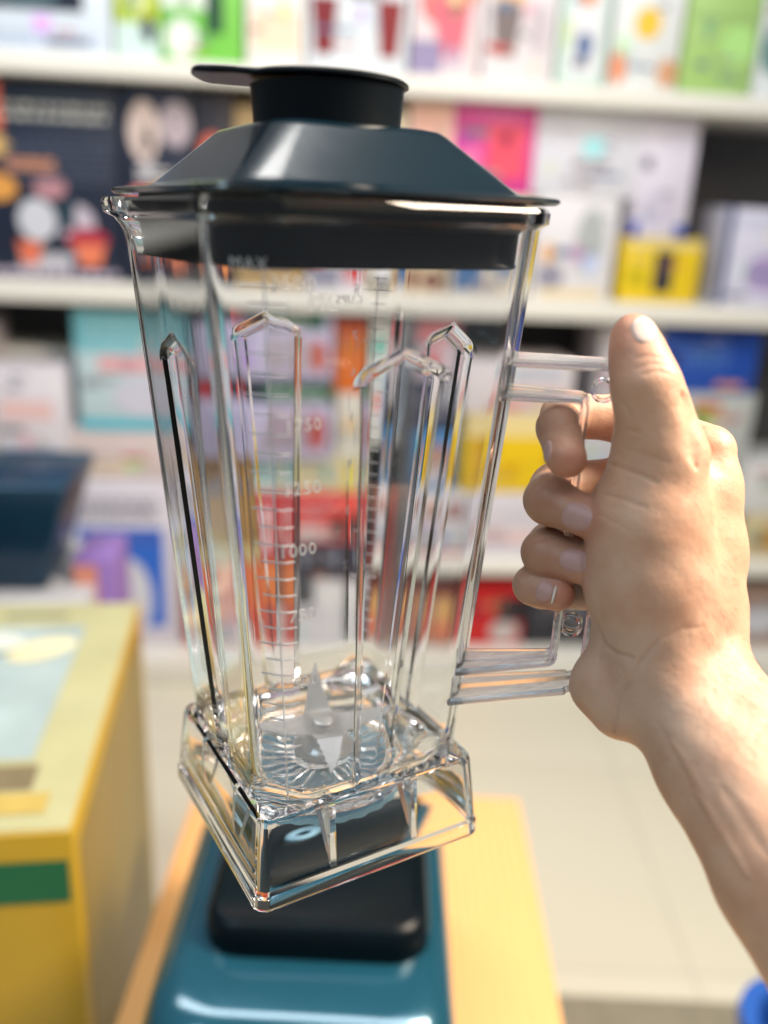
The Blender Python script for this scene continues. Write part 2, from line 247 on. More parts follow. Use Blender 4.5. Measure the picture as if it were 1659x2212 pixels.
# ---- yellow display carton in the left foreground
e=empty('display_carton',(-.268,.634,0),math.radians(8.5)); tag(e,'large yellow carton with pale printed top and green strip, left foreground','carton')
m_y=mat('yellow_card',(.48,.31,.02),.5,noise=.15,nscale=4,coat=.3)
bevel_box('box_body',-.42,0,0,.47,0,.747,m_y,e,.004)
def flat(name,x0,x1,y0,y1,z,m,parent):
    return mesh_obj(name,[(x0,y0,z),(x1,y0,z),(x1,y1,z),(x0,y1,z)],[(0,1,2,3)],m,parent,smooth=False)
flat('printed_panel',-.417,-.003,.003,.467,.7478,mat('pale_print',(.44,.43,.24),.35,noise=.2,nscale=9,coat=.4),e)
flat('printed_panel',-.40,-.06,.11,.40,.7486,mat('blue_print',(.34,.43,.44),.3,noise=.45,nscale=11,coat=.4),e)
flat('printed_panel',-.40,-.05,.06,.10,.7486,mat('brown_print',(.20,.16,.09),.3,noise=.3,nscale=20,coat=.4),e)
flat('printed_panel',-.40,-.03,.025,.055,.7490,mat('straw_print',(.50,.37,.10),.3,noise=.2,nscale=20,coat=.4),e)
for i,(a,b) in enumerate([(-.39,-.33),(-.28,-.22),(-.17,-.09)]): flat('lettering',a,b,.425,.437,.7486,mat('grey_print',(.2,.2,.16),.4),e)
rn=random.Random(4)
for i in range(16):
    cx_,cy_,ra,rb_=rn.uniform(-.38,-.08),rn.uniform(.12,.38),rn.uniform(.015,.05),rn.uniform(.01,.03); z_=.7492+.0003*i; an=rn.uniform(0,3)
    mesh_obj('printed_picture',[(min(-.05,max(-.41,cx_+ra*math.cos(a)*math.cos(an)-rb_*math.sin(a)*math.sin(an))),cy_+ra*math.cos(a)*math.sin(an)+rb_*math.sin(a)*math.cos(an),z_) for a in np.linspace(0,2*math.pi,18,endpoint=False)],[tuple(range(18))],mat('carton_art_%d'%(i%5),[(.66,.70,.62),(.30,.42,.48),(.40,.33,.20),(.72,.68,.45),(.20,.26,.24)][i%5],.3,noise=.2,coat=.4),e,smooth=False)
mesh_obj('printed_panel',[(-.42,-.001,.668),(-.006,-.001,.668),(-.006,-.001,.716),(-.42,-.001,.716)],[(0,1,2,3)],mat('green_print',(.0,.16,.06),.35),e,smooth=False)
mesh_obj('printed_panel',[(-.42,-.002,.672),(-.10,-.002,.672),(-.10,-.002,.712),(-.42,-.002,.712)],[(0,1,2,3)],mat('olive_print',(.16,.22,.06),.35),e,smooth=False)
mesh_obj('printed_panel',[(.001,.02,.02),(.001,.44,.02),(.001,.44,.72),(.001,.02,.72)],[(0,1,2,3)],mat('ochre_side',(.26,.19,.03),.4,noise=.3,nscale=6),e,smooth=False)  # darker ochre over most of the right side face
mesh_obj('printed_picture',[(-.42,-.0015,.12),(-.33,-.0015,.12),(-.33,-.0015,.42),(-.42,-.0015,.42)],[(0,1,2,3)],mat('dark_print',(.05,.04,.03),.4),e,smooth=False)
# ---- things behind the yellow carton
e=empty('carton',(-.66,1.17,0),.1); tag(e,'pale grey carton standing behind the yellow display carton','carton')
bevel_box('box_body',-.22,.20,0,.3,0,.675,paint(196,198,204),e,.004)
V,F=box_vf(-.2,.2,-.003,-.001,.62,.665); mesh_obj('printed_panel',V,F,paint(60,62,84),e,smooth=False)
e=empty('plastic_hood',(-.635,1.22,.676),.1); tag(e,'glossy dark blue plastic hood tapering downwards at the left edge','hood')
def taper_box(name,x0,x1,y0,y1,z0,z1,k,m,parent,bev=.012):
    V,F=box_vf(x0,x1,y0,y1,z0,z1); cx_=(x0+x1)/2; cy_=(y0+y1)/2
    V=[(cx_+(v[0]-cx_)*(k if v[2]==z0 else 1),cy_+(v[1]-cy_)*(k if v[2]==z0 else 1),v[2]) for v in V]
    bm=bmesh.new(); q=[bm.verts.new(v) for v in V]
    for f in F: bm.faces.new([q[i] for i in f])
    bmesh.ops.bevel(bm,geom=list(bm.edges),offset=bev,segments=4,affect='EDGES',profile=.5)
    me=D.meshes.new(name); bm.to_mesh(me); bm.free(); me.shade_smooth(); me.set_sharp_from_angle(angle=math.radians(50)); me.materials.append(m)
    return link(D.objects.new(name,me),parent)
m_navy=mat('navy_gloss',(.002,.03,.07),.25,noise=.2,coat=.15,spec=.4)
taper_box('hood_shell',-.16,.155,0,.2,0,.19,.66,m_navy,e)
taper_box('handle',-.03,.02,-.02,.005,.03,.16,.8,mat('teal_gloss',(.03,.13,.17),.2,coat=.6),e,.006)
e=empty('carton',(-.455,1.30,0),.1); tag(e,'narrow violet and orange carton beside the dark blue hood','carton')
bevel_box('box_body',-.05,.015,0,.12,0,.72,paint(150,120,196),e,.003)
mesh_obj('printed_panel',[(-.05,-.001,.52),(-.012,-.001,.52),(-.012,-.001,.71),(-.05,-.001,.71)],[(0,1,2,3)],paint(226,150,130),e,smooth=False)
# ---- wooden table with a motor base
m_wood=mat('orange_wood',(.92,.55,.24),.38,noise=.12,nscale=5,coat=.2)
nt=m_wood.node_tree; wv=nt.nodes.new('ShaderNodeTexWave'); wv.inputs['Scale'].default_value=9; wv.inputs['Distortion'].default_value=5; wv.inputs['Detail'].default_value=4
tc=[n for n in nt.nodes if n.bl_idname=='ShaderNodeTexCoord'][0]; mpw=nt.nodes.new('ShaderNodeMapping'); mpw.inputs['Scale'].default_value=(3,.5,3); nt.links.new(tc.outputs['Object'],mpw.inputs[0]); nt.links.new(mpw.outputs[0],wv.inputs['Vector'])
mw=nt.nodes.new('ShaderNodeMix'); mw.data_type='RGBA'; mw.inputs[6].default_value=(.86,.48,.20,1); mw.inputs[7].default_value=(.78,.41,.16,1); nt.links.new(wv.outputs['Fac'],mw.inputs[0]); nt.links.new(mw.outputs[2],nt.nodes['Principled BSDF'].inputs['Base Color'])
t_=empty('wooden_table',(0,0,0)); tag(t_,'low orange wooden table carrying the dark teal motor base','table')
bevel_box('table_top',-.232,.20,.30,.965,.525,.55,m_wood,t_,.004)
for x,y in ((-.20,.33),(.17,.33),(-.20,.93),(.17,.93)): bevel_box('leg',x-.02,x+.02,y-.02,y+.02,0,.525,m_wood,t_,.003)
tag(bevel_box('floor_mat',.22,1.6,.55,1.135,.002,.012,mat('mat_grey',(.26,.24,.18),.8,noise=.2,bump=.4),None,.003),'dark grey brown floor mat by the lower right edge','mat')
# rounded loop helper -------------------------------------------------
def rr(a,b,r,n=10):
    P=[]
    for q,(sx,sy) in enumerate(((1,1),(-1,1),(-1,-1),(1,-1))):
        for i in range(n+1):
            an=math.pi/2*(q+i/n); P.append((sx*(a-r)+r*math.cos(an),sy*(b-r)+r*math.sin(an)))
    return P
def loft(name,rings,m,parent,caps=(True,True),sharp=40):
    V=[];F=[];n=len(rings[0])
    for R in rings: V+=R
    for k in range(len(rings)-1):
        for i in range(n):
            j=(i+1)%n; F.append((k*n+i,k*n+j,(k+1)*n+j,(k+1)*n+i))
    if caps[0]: F.append(tuple(range(n-1,-1,-1)))
    if caps[1]: F.append(tuple((len(rings)-1)*n+i for i in range(n)))
    return mesh_obj(name,V,F,m,parent,sharp=sharp)
def rring(a,b,r,z,cx_=0,cy_=0,n=10): return [(x+cx_,y+cy_,z) for x,y in rr(a,b,r,n)]
mb=empty('motor_base',(-.046,.60,.5505)); tag(mb,'glossy dark teal blender motor base with toothed drive socket, on the table','motor base')
m_teal=mat('teal_shell',(.012,.095,.15),.2,metal=.35,coat=1,spec=.7,noise=.1)
m_pad=mat('black_pad',(.002,.006,.009),.3,spec=.22,noise=.3,nscale=20)
loft('shell',[rring(.122,.165,.04,0),rring(.127,.172,.05,.03),rring(.126,.166,.05,.10),rring(.121,.152,.05,.145),rring(.112,.134,.045,.166),rring(.09,.118,.04,.171)],m_teal,mb,sharp=60)
loft('trim_band',[rring(.129,.174,.05,.048),rring(.130,.175,.05,.052),rring(.130,.175,.05,.062),rring(.128,.173,.05,.066)],mat('silver_trim',(.4,.44,.46),.3,metal=.8),mb,(False,False))
loft('jar_seat',[rring(.093,.095,.033,.166,.008,.024),rring(.092,.094,.03,.190,.008,.024),rring(.089,.091,.028,.198,.008,.024),rring(.084,.086,.026,.2005,.008,.024),rring(.080,.082,.024,.196,.008,.024)],m_pad,mb,sharp=60)
n=60; Vr=[];Fr=[]
for i in range(n):
    a=2*math.pi*i/n; ri=.0098+(.0014 if (i%5)<2 else 0)
    for r_,z_ in ((.0150,.198),(.0150,.2045),(.0138,.206),(ri,.206),(ri,.198)): Vr.append((-.014+r_*math.cos(a),.040+r_*math.sin(a),z_))
for i in range(n):
    j=(i+1)%n
    for k in range(4): Fr.append((i*5+k,j*5+k,j*5+k+1,i*5+k+1))
mesh_obj('drive_socket',Vr,Fr,mat('socket_blue',(.34,.60,.78),.25,coat=.4),mb,sharp=50)
loft('socket_well',[[(-.014+.030*.75*math.cos(a),.040+.030*.75*math.sin(a),.1962) for a in np.linspace(0,2*math.pi,40,endpoint=False)],[(-.014+.030*.75*math.cos(a),.040+.030*.75*math.sin(a),.1985) for a in np.linspace(0,2*math.pi,40,endpoint=False)],[(-.014+.024*.75*math.cos(a),.040+.024*.75*math.sin(a),.200) for a in np.linspace(0,2*math.pi,40,endpoint=False)]],m_pad,mb)
loft('control_panel',[rring(.07,.005,.004,.055,0,-.173),rring(.066,.005,.004,.12,0,-.168)],m_pad,mb)
loft('control_knob',[[(.018*math.cos(a),-.178-.0,.09+.018*math.sin(a)) for a in np.linspace(0,2*math.pi,28,endpoint=False)],[(.015*math.cos(a),-.198,.09+.015*math.sin(a)) for a in np.linspace(0,2*math.pi,28,endpoint=False)]],mat('knob_silver',(.5,.52,.54),.25,metal=.9),mb)
# ---- blue bin at the lower right corner
bn=empty('plastic_bin',(.617,.715,0)); tag(bn,'royal blue rounded plastic bin at the lower right corner','bin')
m_blue=mat('bin_blue',(.02,.10,.42),.4,noise=.05)
loft('bin_body',[rring(.11,.11,.05,.0),rring(.135,.135,.06,.36),rring(.125,.125,.055,.36),rring(.10,.10,.045,.02)],m_blue,bn)
loft('bin_rim',[rring(.146,.146,.07,.345),rring(.148,.148,.07,.355),rring(.146,.146,.07,.372),rring(.128,.128,.06,.372),rring(.127,.127,.06,.35)],m_blue,bn,(False,False))

# ------------------------------------------------------------------ the jar
RJ=np.array([[0.96489,0.26085,0.03075],[-0.11103,0.29896,0.94778],[0.23804,-0.91792,0.31743]])
TJ=np.array([-3.90843,-17.87818,-53.85522])
JR=MC@RJ; JT=CAM+MC@TJ*S
MJ=Matrix.Identity(4)
for i in range(3):
    for j in range(3): MJ[i][j]=JR[i][j]
    MJ[i][3]=JT[i]
m_glass=D.materials.new('clear_plastic'); m_glass.use_nodes=True
nt=m_glass.node_tree; b=nt.nodes['Principled BSDF']; b.inputs['Base Color'].default_value=(.975,.985,1,1); b.inputs['Roughness'].default_value=.0
b.inputs['Transmission Weight'].default_value=1; b.inputs['IOR'].default_value=1.5
tc=nt.nodes.new('ShaderNodeTexCoord'); mp=nt.nodes.new('ShaderNodeMapping'); mp.inputs['Scale'].default_value=(1,1,.35)
nz=nt.nodes.new('ShaderNodeTexNoise'); nz.inputs['Scale'].default_value=55; nz.inputs['Detail'].default_value=1.5
bp=nt.nodes.new('ShaderNodeBump'); bp.inputs['Strength'].default_value=.07; bp.inputs['Distance'].default_value=.0005
nt.links.new(tc.outputs['Object'],mp.inputs[0]); nt.links.new(mp.outputs[0],nz.inputs['Vector']); nt.links.new(nz.outputs['Fac'],bp.inputs['Height']); nt.links.new(bp.outputs[0],b.inputs['Normal'])
jar=D.objects.new('blender_jar',None); link(jar); jar.matrix_world=MJ; jar.empty_display_size=.05
tag(jar,'clear plastic blender jar with measuring scales and square skirt, held in the hand','blender jar')

fa=lambda z:6.15+(z-5)*.0815
fr=lambda z:2.0+(z-5)*.067
fhw=lambda z:1.15+(max(z,5)-7)*.046
ARCH=28.8
# columns: ('f',tau) on a face flat, symmetric, or ('c',k) on a corner
NF=[('o',i/8) for i in range(8)]+[('r',i/5) for i in range(5)]+[('m',i/14) for i in range(14)]+[('R',i/5) for i in range(5)]+[('O',i/8) for i in range(9)]
NC=14; E_=.62; DEP=.5
def sstep(x): x=min(1,max(0,x)); return x*x*(3-2*x)
def column_t(tp,v,z,L):
    hw=fhw(z); hw=min(hw,L-.3)
    e=E_
    if tp=='o': return -L+v*(L-hw)
    if tp=='r': return -hw+v*e
    if tp=='m': return -(hw-e)+v*2*(hw-e)
    if tp=='R': return hw-e+v*e
    return hw+v*(L-hw)
def flat_len(a,r):      # corners are flat chamfers with eased edges
    t1=math.sqrt(2)*(a*math.sqrt(2)-.41421*r)-a; w_=math.sqrt(2)*(a-t1); f_=min(.42,.45*w_); return t1-f_,t1,f_
def corner_pt(a,t1,f_,k):
    def first(s_):
        p0=(a,t1-f_); p1=(a,t1); p2=(a-f_*.7071,t1+f_*.7071)
        return tuple((1-s_)**2*p0[i]+2*s_*(1-s_)*p1[i]+s_*s_*p2[i] for i in (0,1))
    if k<=4: return first(k/4)
    if k>=10: q=first((14-k)/4); return (q[1],q[0])
    e0=first(1); e1=(e0[1],e0[0]); h=(k-4)/6; return tuple(e0[i]*(1-h)+e1[i]*h for i in (0,1))
def jar_ring(zf,a_of,r_of,chan=0.0,flute=None,dz=None,spout=0.0,archz=ARCH,zconst=None):
    """zf: function t->z (so rows can follow the pointed arch) or number"""
    P=[]
    for q in range(4):
        ang=math.pi/4+math.pi/2*q      # face normals at 45,135,225,315
        nx,ny=math.cos(ang),math.sin(ang); tx,ty=-ny,nx
        for tp,v in NF:
            zc=zf(0) if callable(zf) else zf
            a=a_of(zc); L,t1,f_=flat_len(a,r_of(zc))
            t=column_t(tp,v,zc,L)
            z=zf(t) if callable(zf) else zf
            a=a_of(z)
            d=0
            if chan>0:
                hw=min(fhw(zc),L-.3)
                side=min(1,max(0,(hw-abs(t))/E_)); side=.7*side+.3*sstep(side)
                top=min(1,max(0,(archz-.42*abs(t)-z)/.5))
                d=chan*side*top
            n_=a-d
            P.append([nx*n_+tx*t,ny*n_+ty*t,z])
        for k in range(1,NC):
            zc=zf(99) if callable(zf) else zf
            a=a_of(zc); L,t1,f_=flat_len(a,r_of(zc))
            ln,lt=corner_pt(a,t1,f_,k)
            P.append([nx*ln+tx*lt,ny*ln+ty*lt,zc])
    if spout:
        for p in P:
            an=math.atan2(p[1],-p[0]); g=math.exp(-(an/.17)**2); k=spout*g; rr_=math.hypot(p[0],p[1]); p[0]-=k
    return [tuple(c*S for c in p) for p in P]
rings=[]
def wrow(k):     # warped rows around the arch: k 0..1 from below to above
    return lambda t:(ARCH+1.2-(.42*min(abs(t),2.6))-1.9*(1-k)) if abs(t)<50 else ARCH+1.2-.42*2.6-1.9*(1-k)
base_a=lambda h: (lambda z:h); const=lambda r:(lambda z:r)
NCOL=4*(len(NF)+NC-1)
def circ_ring(rad,z,rip=0.0):
    P=[]
    ref=jar_ring(5,base_a(6),const(2))
    for x,y,_ in ref:
        an=math.atan2(y,x); P.append((rad*S*math.cos(an),rad*S*math.sin(an),(z+rip*math.cos(an*26))*S))
    return P
# underside, from the centre outwards
for rad,z,rip in ((.05,3.1,0),(1.9,3.1,0),(2.1,3.1,.07),(3.3,3.08,.09),(4.5,3.1,.07),(4.7,3.1,0),(4.95,3.0,0),(5.15,3.1,0),(5.35,3.5,0),(5.5,4.1,0),(5.6,4.5,0)): rings.append(circ_ring(rad,z,rip))
rings.append(jar_ring(4.72,base_a(5.9),const(2.2)))
rings.append(jar_ring(4.72,base_a(6.2),const(.62)))
rings.append(jar_ring(4.5,base_a(6.30),const(.55)))
rings.append(jar_ring(.9,base_a(6.62),const(.55)))
rings.append(jar_ring(.7,base_a(6.78),const(.6)))
rings.append(jar_ring(.0,base_a(6.80),const(.6)))
rings.append(jar_ring(-.05,base_a(6.86),const(.65)))
rings.append(jar_ring(-.05,base_a(7.02),const(.75)))
rings.append(jar_ring(.05,base_a(7.08),const(.8)))
rings.append(jar_ring(.72,base_a(7.06),const(.8)))
rings.append(jar_ring(.85,base_a(6.98),const(.8)))
rings.append(jar_ring(4.75,base_a(6.62),const(.8)))
rings.append(jar_ring(5.0,base_a(6.55),const(.78)))
rings.append(jar_ring(5.07,base_a(6.44),const(.72)))
rings.append(jar_ring(5.09,base_a(6.34),const(1.0),chan=.2,archz=99))
rings.append(jar_ring(5.35,base_a(6.2),const(1.8),chan=.4,archz=99))
zs=list(np.linspace(5.8,26.2,26))
for z in zs: rings.append(jar_ring(float(z),fa,fr,DEP*min(1,.8+(z-5)*.1)))
for k in np.linspace(0,1,16): rings.append(jar_ring(wrow(k),fa,fr,DEP))
for z in (30.3,31,32,32.9,33.5,34.0): rings.append(jar_ring(z,fa,fr,0,spout=1.35*sstep((z-33.0)/1.3)))
rings.append(jar_ring(34.1,lambda z:fa(z)+.10,fr,spout=1.4)); rings.append(jar_ring(34.25,lambda z:fa(z)+.28,fr,spout=1.45))
rings.append(jar_ring(34.75,lambda z:fa(z)+.28,fr,spout=1.5)); rings.append(jar_ring(34.95,lambda z:fa(z)+.16,fr,spout=1.5))
TH=.34
ia=lambda z:fa(z)-TH; ir=lambda z:max(.8,fr(z)-TH)
rings.append(jar_ring(34.95,lambda z:ia(z)+.08,ir,spout=1.4)); rings.append(jar_ring(34.8,ia,ir,spout=1.3))
for z in (34.0,33.4,32.8,32.0,31.0,30.3): rings.append(jar_ring(z,ia,ir,0,spout=1.25*sstep((z-33.1)/1.2)))
for k in np.linspace(1,0,16): rings.append(jar_ring(wrow(k),ia,ir,DEP-.05))
for z in list(np.linspace(26.2,6.6,25)): rings.append(jar_ring(float(z),ia,ir,(DEP-.05)))
rings.append(jar_ring(6.0,lambda z:5.82,const(2.0),.3,archz=99))
rings.append(jar_ring(5.5,lambda z:5.7,const(2.6),.15,archz=99))
rings.append(jar_ring(5.1,lambda z:5.52,const(3.4),0))
for rad,z in ((5.45,4.6),(5.25,4.2),(5.05,3.9),(4.85,3.72),(4.5,3.64),(4.2,3.62),(2.0,3.62),(1.9,3.9),(1.55,4.0),(.05,4.0)): rings.append(circ_ring(rad,z))
body=loft('jar_body',rings,m_glass,jar,sharp=30)
# ---- gussets inside the skirt
def gusset(face,t):
    ang=math.pi/4+math.pi/2*face; nx,ny=math.cos(ang),math.sin(ang); tx,ty=-ny,nx; V=[]
    for dt in (-.2,.2):
        for n_,z in ((6.28,4.68),(4.75,4.68),(4.9,3.9),(6.55,.95)):
            w_=dt*(1.9 if n_<5 else .9); V.append(((nx*n_+tx*(t+w_))*S,(ny*n_+ty*(t+w_))*S,z*S))
    F=[(0,1,2,3),(7,6,5,4),(0,4,5,1),(1,5,6,2),(2,6,7,3),(3,7,4,0)]
    mesh_obj('gusset',V,F,m_glass,jar,smooth=False)
for f_ in range(4):
    for t in (-2.5,2.6): gusset(f_,t)
# ---- moulded scales
m_mark=D.materials.new('moulded_marks'); m_mark.use_nodes=True; b=m_mark.node_tree.nodes['Principled BSDF']
b.inputs['Base Color'].default_value=(.80,.82,.86,1); b.inputs['Roughness'].default_value=.3; b.inputs['Transmission Weight'].default_value=.4; b.inputs['IOR'].default_value=1.25; b.inputs['Alpha'].default_value=.85
def on_strip(az,u,z,off=.03):      # u runs round the jar from the middle of a chamfer
    a=fa(z); _,t1,_f=flat_len(a,fr(z)); D_=a*math.sqrt(2)-.41421*fr(z); w_=(a-t1)/math.sqrt(2)
    n=np.array([math.cos(az),math.sin(az)]); t=np.array([-n[1],n[0]])
    if abs(u)<=w_: p=n*D_+t*u; o=n
    else:
        sg=1 if u>0 else -1; c_=math.cos(math.pi/4); n2=n*c_+t*sg*c_; t2=t*c_-n*sg*c_
        p=n*D_+t*sg*w_+t2*sg*(abs(u)-w_); p=n*D_+t*sg*w_+(t*c_-n*c_*sg*sg)*(abs(u)-w_) if sg>0 else n*D_-t*w_+(-t*c_-n*c_)*(abs(u)-w_); o=n2
    p=p+o*off; return (p[0]*S,p[1]*S,z*S)
def tri_bar(az,t0,t1,z0,z1,out,steps=4):
    V,F=out; o=len(V)
    for i in range(steps+1):
        t=t0+(t1-t0)*i/steps
        V+= [on_strip(az,t,z0,-.02),on_strip(az,t,z0,.05),on_strip(az,t,z1,.05),on_strip(az,t,z1,-.02)]
    for i in range(steps):
        a=o+i*4
        for k in range(4): F.append((a+k,a+4+k,a+4+(k+1)%4,a+(k+1)%4))
    F.append((o,o+1,o+2,o+3)); e_=o+steps*4; F.append((e_+3,e_+2,e_+1,e_))
def text_on(az,txt,t,z,size,parent):
    cu=D.curves.new('t','FONT'); cu.body=txt; cu.size=size; cu.extrude=.03; cu.resolution_u=3; cu.space_character=1.12; cu.offset=-.008
    ob=D.objects.new('t',cu); link(ob); bpy.context.view_layer.update(); me=ob.to_mesh()
    V=[on_strip(az,t+v.co.x,z+v.co.y,.03+v.co.z) for v in me.vertices]
    F=[tuple(p.vertices) for p in me.polygons]; ob.to_mesh_clear(); D.objects.remove(ob); D.curves.remove(cu)
    mesh_obj('lettering',V,F,m_mark,parent,smooth=False)
AF,AB=-math.pi/2,math.pi/2
def upright(az,t,z0,z1,wd=.07):
    V=[];F=[];n=24
    for i in range(n+1):
        z=z0+(z1-z0)*i/n
        V+=[on_strip(az,t-wd/2,z,-.02),on_strip(az,t-wd/2,z,.05),on_strip(az,t+wd/2,z,.05),on_strip(az,t+wd/2,z,-.02)]
    for i in range(n):
        a=i*4
        for k in range(4): F.append((a+k,a+4+k,a+4+(k+1)%4,a+(k+1)%4))
    return V,F
lines=[upright(AF,.9,5.9,32.1,.065)]; ticks=([],[])
for i,z in enumerate([31.6,30.9]+[28.9-.86*i for i in range(27)]):
    tri_bar(AF,-.15 if i%2==0 else .15,1.75,z-.033,z+.033,ticks)
lines.append(ticks); V,F=join_vf(lines); mesh_obj('measuring_scale',V,F,m_mark,jar,smooth=False)
for s_,u_,z,sz in (('MAX',-.55,32.2,.72),('2500',1.1,31.4,.9),('ML',2.75,30.7,1.0),('1750',1.5,25.6,.8),('1250',1.3,22.7,.85),('1000',1.0,19.7,.85),('750',1.35,16.3,.85),('500',1.4,12.6,.85)):
    text_on(AF,s_,u_,z,sz,jar)
lines=[upright(AB,.1,6.5,31.0,.07)]; ticks=([],[])
for i in range(32):
    z=30.9-.765*i; tri_bar(AB,-.9 if i%4==1 else -.5,.95 if i%4==1 else .45,z-.028,z+.028,ticks)
lines.append(ticks); V,F=join_vf(lines); mesh_obj('measuring_scale',V,F,m_mark,jar,smooth=False)
for k,z in zip('87654321',(30.2,27.4,25.1,22.3,19.3,16.2,12.5,8.4)): text_on(AB,k,1.25,z-.3,.8,jar)
text_on(AB,'CUPS',1.0,29.3,.75,jar); text_on(AB,'60',-1.9,28.4,.8,jar)
# ---- handle: two flanged bands and a thin web in the plane through the corner
def round_path(pts,rad,closed=False,n=6):
    out_=[]; m_=len(pts)
    for i,p in enumerate(pts):
        if i in (0,m_-1): out_.append(np.array(p,float)); continue
        p=np.array(p,float); a=np.array(pts[i-1],float)-p; c=np.array(pts[i+1],float)-p; la,lc=np.linalg.norm(a),np.linalg.norm(c); a/=la; c/=lc
        d=min(rad,la*.45,lc*.45)
        for k in range(n+1):
            s_=k/n; q=(1-s_)**2*(p+a*d)+2*s_*(1-s_)*p+s_*s_*(p+c*d); out_.append(q)
    return out_
def band(path,th,wds,out):
    V,F=out; o=len(V); n=len(path)
    for i,p in enumerate(path):
        d=path[min(i+1,n-1)]-path[max(i-1,0)]; d=d/np.linalg.norm(d); nn=np.array([-d[1],d[0]])
        wd=wds(i/(n-1)); c=.12
        prof=[(-th/2,-wd+c),(-th/2,wd-c),(-th/2+c,wd),(th/2-c,wd),(th/2,wd-c),(th/2,-wd+c),(th/2-c,-wd),(-th/2+c,-wd)]
        for h,y in prof: q=p+nn*h; V.append((q[0]*S,y*S,q[1]*S))
    for i in range(n-1):
        for k in range(8): F.append((o+i*8+k,o+i*8+(k+1)%8,o+(i+1)*8+(k+1)%8,o+(i+1)*8+k))
    F.append(tuple(o+k for k in range(7,-1,-1))); F.append(tuple(o+(n-1)*8+k for k in range(8)))
flw=lambda s_: .85+.55*max(0,1-s_/.06)+.55*max(0,(s_-.94)/.06)
outer=round_path([(9.35,27.95),(14.6,28.0),(15.15,26.9),(14.75,11.2),(14.2,10.75),(7.75,9.05)],.9)
inner=round_path([(9.25,26.3),(13.45,26.3),(13.15,12.1),(8.1,10.95)],.45)
hv=([],[]); band(outer,.42,flw,hv); band(inner,.42,flw,hv)
m_hand=mat('whitened_plastic',(.93,.93,.98),.16,trans=.86,ior=1.5,bump=.2,bscale=120)  # frosted; the white share paints in ceiling reflections on the flanges
mesh_obj('handle_frame',hv[0],hv[1],m_hand,jar,sharp=35)
wb=[];wf=[]
def resample(path,n):
    L=[0]
    for i in range(1,len(path)): L.append(L[-1]+np.linalg.norm(path[i]-path[i-1]))
    P=np.array(path); return [np.array([np.interp(s_,L,P[:,0]),np.interp(s_,L,P[:,1])]) for s_ in np.linspace(0,L[-1],n)]
# pair corner by corner so the strip follows both bands
segs_o=[[(9.45,27.8),(14.4,27.85)],[(14.4,27.85),(14.95,26.9)],[(14.95,26.9),(14.55,11.3)],[(14.55,11.3),(14.15,11.0)],[(14.15,11.0),(8.0,9.3)]]
segs_i=[[(9.35,26.45),(13.5,26.45)],[(13.5,26.45),(13.6,26.3)],[(13.6,26.3),(13.35,12.1)],[(13.35,12.1),(13.1,11.95)],[(13.1,11.95),(8.2,10.8)]]
no=0
for so,si in zip(segs_o,segs_i):
    for k in range(5):
        o=np.array(so[0])*(1-k/4)+np.array(so[1])*k/4; i_=np.array(si[0])*(1-k/4)+np.array(si[1])*k/4
        for q in (o,i_):
            for y in (-.13,.13): wb.append((q[0]*S,y*S,q[1]*S))
        no+=1
for k in range(no-1):
    a=k*4; wf+=[(a,a+4,a+6,a+2),(a+1,a+3,a+7,a+5),(a,a+1,a+5,a+4),(a+2,a+6,a+7,a+3)]
wf+=[(0,2,3,1),((no-1)*4,(no-1)*4+1,(no-1)*4+3,(no-1)*4+2)]
mesh_obj('handle_web',wb,wf,m_glass,jar,smooth=False)
for x,z in ((14.22,26.75),(13.9,14.2)):
    V=[];F=[];n=32
    for y in (-.36,.36):
        for r_ in (.58,.46):
            for i in range(n): a=2*math.pi*i/n; V.append(((x+r_*math.cos(a))*S,y*S,(z+r_*math.sin(a))*S))
    for i in range(n):
        j=(i+1)%n; F+=[(i,j,n+j,n+i),(2*n+i,3*n+i,3*n+j,2*n+j),(i,2*n+i,2*n+j,j),(n+i,n+j,3*n+j,3*n+i)]
    mesh_obj('round_boss',V,F,m_glass,jar,sharp=40)

# ------------------------------------------------------------------ blade set inside the jar
bl=D.objects.new('blade_set',None); link(bl); bl.matrix_world=MJ@Matrix.Translation((0,0,4.0*S)); tag(bl,'serrated stainless steel four armed blade set at the bottom of the jar','blades')
m_steel=mat('steel',(.92,.92,.93),.28,metal=.25,noise=.05,nscale=60,bump=.15,bscale=400)
def disc_stack(name,prof,m,parent,n=48,cx_=0,cy_=0,sharp=40):
    return loft(name,[[(cx_*S+r_*S*math.cos(a),cy_*S+r_*S*math.sin(a),z*S) for a in np.linspace(0,2*math.pi,n,endpoint=False)] for r_,z in prof],m,parent,sharp=sharp)
disc_stack('bearing_hub',[(1.45,.01),(1.45,.15),(1.15,.35),(.95,.9),(.9,1.15),(.62,1.2),(.6,1.42)],m_steel,bl)
disc_stack('lock_nut',[(1.9,.012),(1.9,.12),(1.6,.16)],m_steel,bl,n=12)
disc_stack('bolt_head',[(.5,1.56),(.56,1.60),(.56,1.74),(.48,1.80),(.2,1.84)],m_steel,bl)
